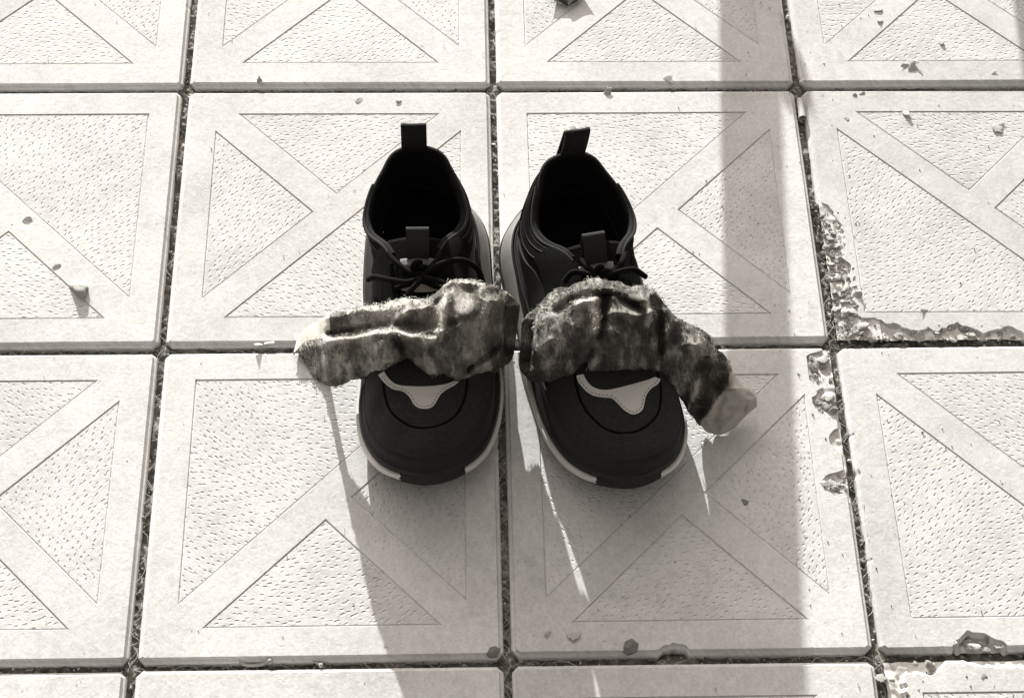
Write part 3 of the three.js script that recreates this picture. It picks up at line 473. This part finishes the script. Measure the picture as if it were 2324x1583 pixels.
// ---------------------------------------------------------------- socks: terry tubes laid across the shoes
function resample(pts, n) { const c = new THREE.CatmullRomCurve3(pts.map(p => V3(p[0], p[1], (p[2] || 0) * 1000)), false, 'centripetal'); return Array.from({ length: n + 1 }, (_, i) => { const p = c.getPointAt(i / n); return [p.x, p.y, p.z / 1000]; }); }
function segDist(x, y, L) { let b = 1e9; for (let i = 0; i + 1 < L.length; i++) { const [ax, ay] = L[i], [bx, by] = L[i + 1], dx = bx - ax, dy = by - ay, t = clamp(((x - ax) * dx + (y - ay) * dy) / (dx * dx + dy * dy), 0, 1); b = Math.min(b, Math.hypot(x - ax - t * dx, y - ay - t * dy)); } return b; }
function makeSock(name, label, S, toeLabel) {
  const NU = 230, NV = 150, T = resample(S.top, NU), Bt = resample(S.bottom, NU);
  const g = new THREE.Group(); g.name = numbered(name); scene.add(g); tag(g, label, 'sock', S.group);
  const ctr = at(S.centre[0], S.centre[1], 0.07); g.position.copy(ctr);
  const pos = [], col = [], px = [], nb = [], uvs = [], toCam = V3();
  const light = (x, y, p) => { let l = 0; for (const [L, w, a] of S.light) l = Math.max(l, a * Math.exp(-Math.pow(segDist(x, y, L) / w, 2))); return l; };  // pale terry tufts, with sunlit ridges and bulges also painted into the colour
  for (let i = 0; i <= NU; i++) {
    const t3 = at(T[i][0], T[i][1], T[i][2]), b3 = at(Bt[i][0], Bt[i][1], Bt[i][2]), mid = t3.clone().lerp(b3, 0.5), ax = t3.clone().sub(b3).multiplyScalar(0.5);
    toCam.copy(camPos).sub(mid).normalize(); const u = i / NU, len = ax.length();
    const thick = S.thick(u, T[i][2]) * Math.min(1, len / 0.012);
    for (let j = 0; j < NV; j++) {
      const w = j / NV * 2 * Math.PI, c = Math.cos(w), s = Math.sin(w);
      const p = mid.clone().addScaledVector(ax, c);
      const front = s > 0, prof = Math.sign(s) * Math.pow(Math.abs(s), 0.88);
      let d = prof * (front ? thick : thick * lerp(0.3, 0.5, smooth(u, 0.05, 0.35)));
      const dx = lerp(T[i][0], Bt[i][0], (1 - c) / 2), dy = lerp(T[i][1], Bt[i][1], (1 - c) / 2);
      let disp = 0, amount = 0;
      if (front) for (const [L, ww, a] of S.folds) disp += 1.8 * a * Math.exp(-Math.pow(segDist(dx, dy, L) / ww, 2));
      const edge = Math.pow(Math.abs(s), 0.5);
      d += disp * edge * smooth(T[i][2], 0.004, 0.045);
      p.addScaledVector(toCam, d);
      if (S.cuff === 0 && front) p.x += 0.013 * Math.pow(Math.max(0, 1 - u / 0.14), 2) * Math.min(1, s * 3);
      if (S.cuff === 1 && front) p.x -= 0.012 * Math.pow(Math.max(0, (u - 0.87) / 0.13), 2) * Math.min(1, s * 3);
      const q = p.clone(), inToe = S.toe && inPoly(dx, dy, S.toe), low = smooth(T[i][2], 0.0, 0.04);
      const n1 = fbm3(q, 70, 3), n2 = fbm3(q, 330, 2), amp = inToe ? 0.5 : 1;
      const wx = dx + 26 * (vnoise(dx * 0.02, dy * 0.02, 41) - 0.5), wy = dy + 26 * (vnoise(dx * 0.02, dy * 0.02, 43) - 0.5);
      const R1 = 1 - Math.abs(2 * vnoise(wx * 0.013 + 0.008 * wy, wy * 0.030, 12 + S.seed) - 1), R2 = 1 - Math.abs(2 * vnoise(wx * 0.034, wy * 0.040 - 0.012 * wx, 15 + S.seed) - 1);
      p.addScaledVector(toCam, (0.0022 * n1 + 0.0090 * (R1 * R1 - 0.4) + 0.0024 * (R2 * R2 - 0.4)) * amp * edge * low + 0.0011 * n2 * amp * (0.2 + 0.8 * low));
      p.addScaledVector(ax.clone().normalize(), (0.006 * n1 * c + 0.0032 * n2 * c) * amp * (0.15 + 0.85 * low));
      const f2 = vnoise(q.x * 130 + 5, q.y * 130, q.z * 130), f3 = vnoise(q.x * 900, q.y * 900, q.z * 900), f5 = vnoise(dx * 0.42, dy * 0.10, 3), f6 = vnoise(wx * 0.06, wy * 0.035, 7);
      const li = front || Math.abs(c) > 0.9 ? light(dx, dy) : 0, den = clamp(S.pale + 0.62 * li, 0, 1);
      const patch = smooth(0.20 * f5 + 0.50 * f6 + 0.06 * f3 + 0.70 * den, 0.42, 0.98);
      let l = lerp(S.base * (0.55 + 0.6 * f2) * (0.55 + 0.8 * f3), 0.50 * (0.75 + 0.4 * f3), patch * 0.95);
      if (inToe) l = S.toeA * (0.88 + 0.16 * f3 + 0.08 * Math.sin(dx * 1.3 + dy * 0.8));
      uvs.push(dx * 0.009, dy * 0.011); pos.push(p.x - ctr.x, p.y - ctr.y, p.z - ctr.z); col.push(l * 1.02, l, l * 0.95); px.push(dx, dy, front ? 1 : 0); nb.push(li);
    }
  }
  const idxA = [], idxB = [];
  for (let i = 0; i < NU; i++) for (let j = 0; j < NV; j++) {
    const a = i * NV + j, b = i * NV + (j + 1) % NV, c = a + NV, d = b + NV, k = S.toe && inPoly(px[a * 3], px[a * 3 + 1], S.toe) ? idxB : idxA;
    k.push(a, b, d, a, d, c);
  }
  const full = geom(pos, [...idxA, ...idxB], null, col), nm = full.attributes.normal;
  const sub = ix => { const map = new Map(), p = [], c = [], n = [], o = [], w = []; for (const v of ix) { if (!map.has(v)) { map.set(v, p.length / 3); p.push(pos[v * 3], pos[v * 3 + 1], pos[v * 3 + 2]); c.push(col[v * 3], col[v * 3 + 1], col[v * 3 + 2]); n.push(nm.getX(v), nm.getY(v), nm.getZ(v)); w.push(uvs[v * 2], uvs[v * 2 + 1]); } o.push(map.get(v)); } const q = geom(p, o, w, c); q.setAttribute('normal', new THREE.Float32BufferAttribute(n, 3)); return q; };
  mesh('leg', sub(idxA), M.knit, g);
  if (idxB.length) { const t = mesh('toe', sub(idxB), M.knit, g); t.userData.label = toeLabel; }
  // loops and tufts of yarn standing off the knit
  const fp = [], fc = [], fi = []; const p0 = V3(), n0 = V3(), ax = V3(), q = V3(), tmp = V3();
  let made = 0, tries = 0;
  while (made < S.fuzz && tries++ < S.fuzz * 30) {
    const v = Math.floor(rnd() * (pos.length / 3)); const dx = px[v * 3], dy = px[v * 3 + 1];
    if (S.toe && inPoly(dx, dy, S.toe)) continue;
    if (!px[v * 3 + 2] && rnd() < 0.6) continue;
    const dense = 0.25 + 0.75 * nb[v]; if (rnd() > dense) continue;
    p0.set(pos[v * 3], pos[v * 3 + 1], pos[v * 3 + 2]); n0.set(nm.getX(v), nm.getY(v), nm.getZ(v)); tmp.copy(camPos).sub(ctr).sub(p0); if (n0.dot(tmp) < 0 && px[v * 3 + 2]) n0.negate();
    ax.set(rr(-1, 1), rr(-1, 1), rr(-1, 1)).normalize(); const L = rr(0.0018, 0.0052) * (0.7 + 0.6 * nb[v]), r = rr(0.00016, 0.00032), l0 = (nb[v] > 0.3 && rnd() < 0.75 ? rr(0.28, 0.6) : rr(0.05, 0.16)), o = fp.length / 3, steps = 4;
    const side = ax.clone().cross(n0).normalize();
    for (let k = 0; k <= steps; k++) { const t = k / steps; q.copy(p0).addScaledVector(n0, L * Math.sin(t * 2.2) * 0.55 - 0.0005).addScaledVector(side, L * (1 - Math.cos(t * 2.4)) * 0.5).addScaledVector(ax, L * 0.25 * Math.sin(t * 5)); for (let m = 0; m < 3; m++) { const w = m * 2.094; fp.push(q.x + r * Math.cos(w), q.y + r * Math.sin(w) * 0.7, q.z + r * Math.sin(w)); fc.push(l0 * 1.02, l0, l0 * 0.95); } }
    for (let k = 0; k < steps; k++) for (let m = 0; m < 3; m++) { const a = o + k * 3 + m, b = o + k * 3 + (m + 1) % 3; fi.push(a, b, b + 3, a, b + 3, a + 3); }
    made++;
  }
  const fz = mesh('yarn_fuzz', geom(fp, fi, null, fc), M.sock, g); fz.userData.kind = 'stuff';
  return g;
}
makeSock('sock', 'grey terry sock with a white toe sticking out left, draped across the left shoe', {
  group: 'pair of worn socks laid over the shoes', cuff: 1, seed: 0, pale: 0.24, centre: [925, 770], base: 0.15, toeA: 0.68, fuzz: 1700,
  top: [[668, 792, .003], [677, 763, .003], [704, 737, .004], [720, 729, .006], [727, 724, .028], [735, 720, .042], [748, 712, .050], [770, 708, .060], [805, 702, .073], [831, 698, .080], [870, 693, .086], [892, 683, .090], [928, 676, .095], [963, 677, .098], [985, 665, .100], [1011, 644, .104], [1031, 633, .106], [1065, 636, .105], [1099, 644, .101], [1124, 649, .095], [1151, 660, .080], [1181, 690, .066]],
  bottom: [[666, 800, .005], [679, 804, .005], [694, 828, .001], [716, 858, .0005], [733, 868, .001], [742, 873, .018], [758, 876, .022], [792, 866, .027], [819, 858, .030], [843, 855, .045], [870, 843, .058], [905, 822, .064], [925, 822, .064], [972, 848, .062], [1002, 852, .060], [1026, 860, .058], [1060, 867, .054], [1087, 861, .046], [1119, 848, .034], [1140, 835, .026], [1158, 822, .026], [1166, 806, .028]],
  thick: (u, h) => 0.0018 + 0.005 * smooth(h, 0.008, 0.04) + 0.019 * smooth(u, 0.05, 0.45) + 0.004 * Math.exp(-Math.pow((u - 0.72) / 0.15, 2)),
  toe: [[655, 812], [690, 776], [744, 764], [750, 745], [744, 700], [700, 720], [650, 770]],
  folds: [[[[680, 794], [735, 777], [800, 767], [850, 757], [890, 755], [940, 766], [985, 772]], 11, 0.0075], [[[748, 755], [800, 752], [840, 742]], 9, -0.0095], [[[750, 715], [840, 706], [920, 692]], 14, 0.004], [[[860, 735], [930, 732], [985, 738]], 12, -0.005], [[[1012, 675], [1006, 720], [998, 762]], 14, 0.007], [[[1060, 715], [1065, 760]], 34, 0.009], [[[1150, 782], [1100, 806], [1062, 836]], 9, -0.010], [[[1142, 800], [1122, 818]], 14, 0.008], [[[900, 768], [918, 800], [930, 822]], 10, -0.008], [[[860, 790], [800, 830]], 24, 0.004], [[[1160, 700], [1166, 760], [1160, 800]], 10, -0.006], [[[1032, 640], [1010, 668], [990, 690]], 9, -0.006], [[[965, 810], [1040, 845]], 16, 0.004]],
  light: [[[[800, 728], [880, 715], [980, 705]], 24, 0.45], [[[770, 820], [830, 830]], 20, 0.12], [[[690, 782], [735, 776], [790, 768], [840, 757]], 9, 0.8], [[[850, 754], [900, 752], [950, 765], [990, 770]], 6, 0.95], [[[790, 704], [870, 695], [930, 682], [975, 690]], 10, 0.85], [[[960, 690], [950, 720], [990, 735]], 14, 0.6], [[[1010, 690], [1005, 725], [998, 765]], 9, 1], [[[1095, 660], [1100, 700], [1090, 715]], 8, 0.75], [[[1020, 648], [1060, 640], [1100, 650]], 8, 0.6], [[[868, 775], [876, 800], [872, 820]], 7, 0.85], [[[975, 838], [985, 845]], 7, 0.8], [[[1105, 822], [1112, 830]], 6, 0.9], [[[1025, 820], [1030, 850]], 6, 0.5], [[[770, 745], [785, 735]], 8, 0.4]],  // pale yarn streaks, plus fold shelf and upper edge painted as sunlit
}, 'smooth white toe of the sock');
makeSock('sock', 'dark shaggy terry sock draped across the right shoe, pale toe hanging onto the tile', {
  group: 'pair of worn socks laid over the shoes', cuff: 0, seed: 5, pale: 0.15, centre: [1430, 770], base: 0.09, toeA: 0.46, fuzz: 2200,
  top: [[1184, 732, .066], [1194, 716, .071], [1227, 687, .080], [1262, 653, .094], [1286, 652, .098], [1318, 641, .104], [1345, 634, .106], [1369, 635, .107], [1409, 642, .106], [1428, 650, .104], [1474, 652, .098], [1492, 668, .092], [1514, 701, .083], [1533, 719, .077], [1576, 741, .067], [1605, 754, .060], [1619, 784, .052], [1648, 814, .043], [1662, 843, .035], [1683, 870, .026], [1703, 882, .024], [1717, 896, .020]],
  bottom: [[1178, 824, .046], [1181, 844, .044], [1200, 861, .044], [1235, 866, .048], [1275, 858, .054], [1307, 853, .058], [1323, 848, .060], [1350, 846, .061], [1388, 844, .061], [1441, 848, .058], [1482, 850, .054], [1498, 860, .046], [1522, 883, .038], [1541, 898, .031], [1554, 916, .023], [1565, 937, .015], [1584, 956, .007], [1603, 977, .006], [1624, 985, .003], [1643, 984, .003], [1664, 972, .004], [1686, 950, .006], [1704, 934, .008], [1719, 922, .010]],
  thick: u => 0.011 + 0.018 * Math.sin(Math.PI * Math.min(1, Math.pow(u, 0.8))) * (1 - 0.35 * smooth(u, 0.6, 0.95)) + 0.006 * Math.exp(-Math.pow((u - 0.12) / 0.1, 2)),
  toe: [[1657, 842], [1653, 872], [1628, 905], [1612, 930], [1590, 957], [1600, 1010], [1760, 960], [1740, 880], [1690, 850]],
  folds: [[[[1232, 735], [1240, 775]], 34, 0.010], [[[1300, 690], [1340, 684], [1352, 735], [1338, 790]], 12, 0.007], [[[1375, 675], [1366, 740], [1345, 800], [1318, 845]], 11, -0.0095], [[[1262, 706], [1310, 676], [1390, 668], [1445, 692]], 8, -0.006], [[[1430, 740], [1430, 800]], 34, 0.003], [[[1462, 680], [1478, 725]], 10, 0.006], [[[1500, 690], [1495, 745], [1500, 800]], 10, -0.006], [[[1560, 770], [1600, 810]], 18, 0.005], [[[1590, 830], [1640, 880]], 14, -0.005], [[[1672, 880], [1690, 905], [1712, 912]], 13, 0.005], [[[1654, 922], [1688, 925], [1722, 914]], 9, -0.0035], [[[1640, 905], [1625, 950]], 9, -0.0035], [[[1672, 945], [1640, 972]], 8, 0.004], [[[1700, 900], [1680, 960]], 7, -0.003], [[[1560, 850], [1575, 915]], 10, 0.004]],
  light: [[[[1225, 725], [1265, 700], [1300, 720]], 26, 0.5], [[[1215, 780], [1260, 775]], 20, 0.3], [[[1230, 700], [1260, 680], [1310, 660]], 9, 0.55], [[[1205, 735], [1230, 720], [1280, 700], [1330, 684]], 14, 0.75], [[[1338, 690], [1356, 715], [1352, 750]], 9, 1], [[[1300, 730], [1320, 740]], 12, 0.4], [[[1355, 775], [1350, 810], [1335, 838]], 7, 0.7], [[[1462, 690], [1482, 710], [1470, 735]], 7, 0.6], [[[1340, 640], [1360, 650]], 8, 0.7], [[[1475, 655], [1500, 680]], 6, 0.4], [[[1585, 755], [1620, 800], [1618, 820]], 8, 0.6], [[[1585, 865], [1578, 895], [1565, 915]], 5, 0.7], [[[1545, 800], [1570, 790]], 7, 0.3], [[[1205, 755], [1212, 780]], 6, 0.8], [[[1650, 820], [1655, 840]], 5, 0.4]],  // pale yarn streaks, plus the left bulge painted paler as sunlit
}, 'smooth pale grey toe of the sock');

// ---------------------------------------------------------------- small things lying about
{
  const p = at(182, 656); const o = tag(mesh('mortar_lump', PEB[2], M.stone[2]), 'small pale lump of mortar lying on the far left tile below two dark pits', 'lump'); o.position.set(p.x, 0.002, p.z); o.scale.set(0.009, 0.0062, 0.006); o.rotation.set(0.1, -0.6, 0.2);
}
{
  const a = at(1815, 222, -0.002), b = at(1822, 268, -0.001), d = b.clone().sub(a), L = d.length();
  const o = new THREE.Group(); o.name = 'straw_stub'; scene.add(o); o.position.copy(a); tag(o, 'short hollow straw stub stuck in the joint at upper right', 'straw');
  o.quaternion.setFromUnitVectors(V3(0, 1, 0), d.normalize());
  mesh('stalk', new THREE.LatheGeometry([[0.0030, 0.002], [0.0033, 0.004], [0.0034, L * 0.6], [0.0040, L], [0.0031, L], [0.0027, L * 0.8]].map(p => new THREE.Vector2(...p)), 18), std(0.45, 0.7), o); mesh('hollow_shade', new THREE.CircleGeometry(0.0031, 16).rotateX(-Math.PI / 2).translate(0, L * 0.82, 0), std(0.02, 0.9), o);  // near-black disc stands in for the shade inside the hollow end
}
{
  const mk = (pts, r, label) => { const v = pts.map(([x, y, h]) => at(x, y, h)), o = tag(mesh('twig', mergeGeometries([tube(v, r, 20, 7), new THREE.SphereGeometry(r * 2.1, 10, 8).translate(v[v.length - 1].x, v[v.length - 1].y, v[v.length - 1].z)]), M.stone[2]), label, 'twig', 'bits of twig in the bottom joint'); return o; };
  mk([[540, 1496, -.004], [556, 1508, -.004], [590, 1508, -.004], [612, 1500, -.003]], 0.0013, 'pale bent twig with a knob in the bottom joint, left of the joint crossing');
  mk([[700, 1492, -.004], [716, 1502, -.004], [728, 1509, -.003]], 0.0010, 'short pale twig slanting across the bottom joint, nearer the middle crossing');
}
for (const [dx, dy, r, lab] of [[1432, 1466, 0.0085, 'dark wedge of stone on the shaded tile edge, right of the middle crossing'], [1120, 1478, 0.0065, 'dark stone chip at the bottom right corner of the shaded middle tile']]) {
  const p = at(dx, dy), o = tag(mesh('stone_chip', new THREE.DodecahedronGeometry(1, 0), std(0.16, 0.85)), lab, 'stone chip'); o.position.set(p.x, -0.001, p.z); o.scale.set(r, r * 0.35, r * 0.8); o.rotation.y = rr(0, 3);
}
{ // tip of a dark leaf reaching in at the top edge
  const n = at(1289, 17), o = tag(mesh('dry_leaf', gridGeom(24, 10, (u, v) => { const s = u, a = (v - 0.5) * 2, w = 0.022 * Math.pow(Math.sin(Math.PI * Math.pow(s, 0.75)), 0.8); return V3(a * w, 0.003 + 0.006 * s + 0.004 * a * a * Math.sin(Math.PI * s) + 0.001 * Math.sin(9 * s + 3 * a), -s * 0.075); }), M.leaf), 'tip of a dark dry leaf at the top edge, on the tile beyond the shoes', 'leaf'); o.position.copy(n); o.rotation.y = 0.1;
}
partNames(pavement);
scene.traverse(o => { if (o.isMesh) o.castShadow = o.receiveShadow = true; });
renderer.render(scene, camera);
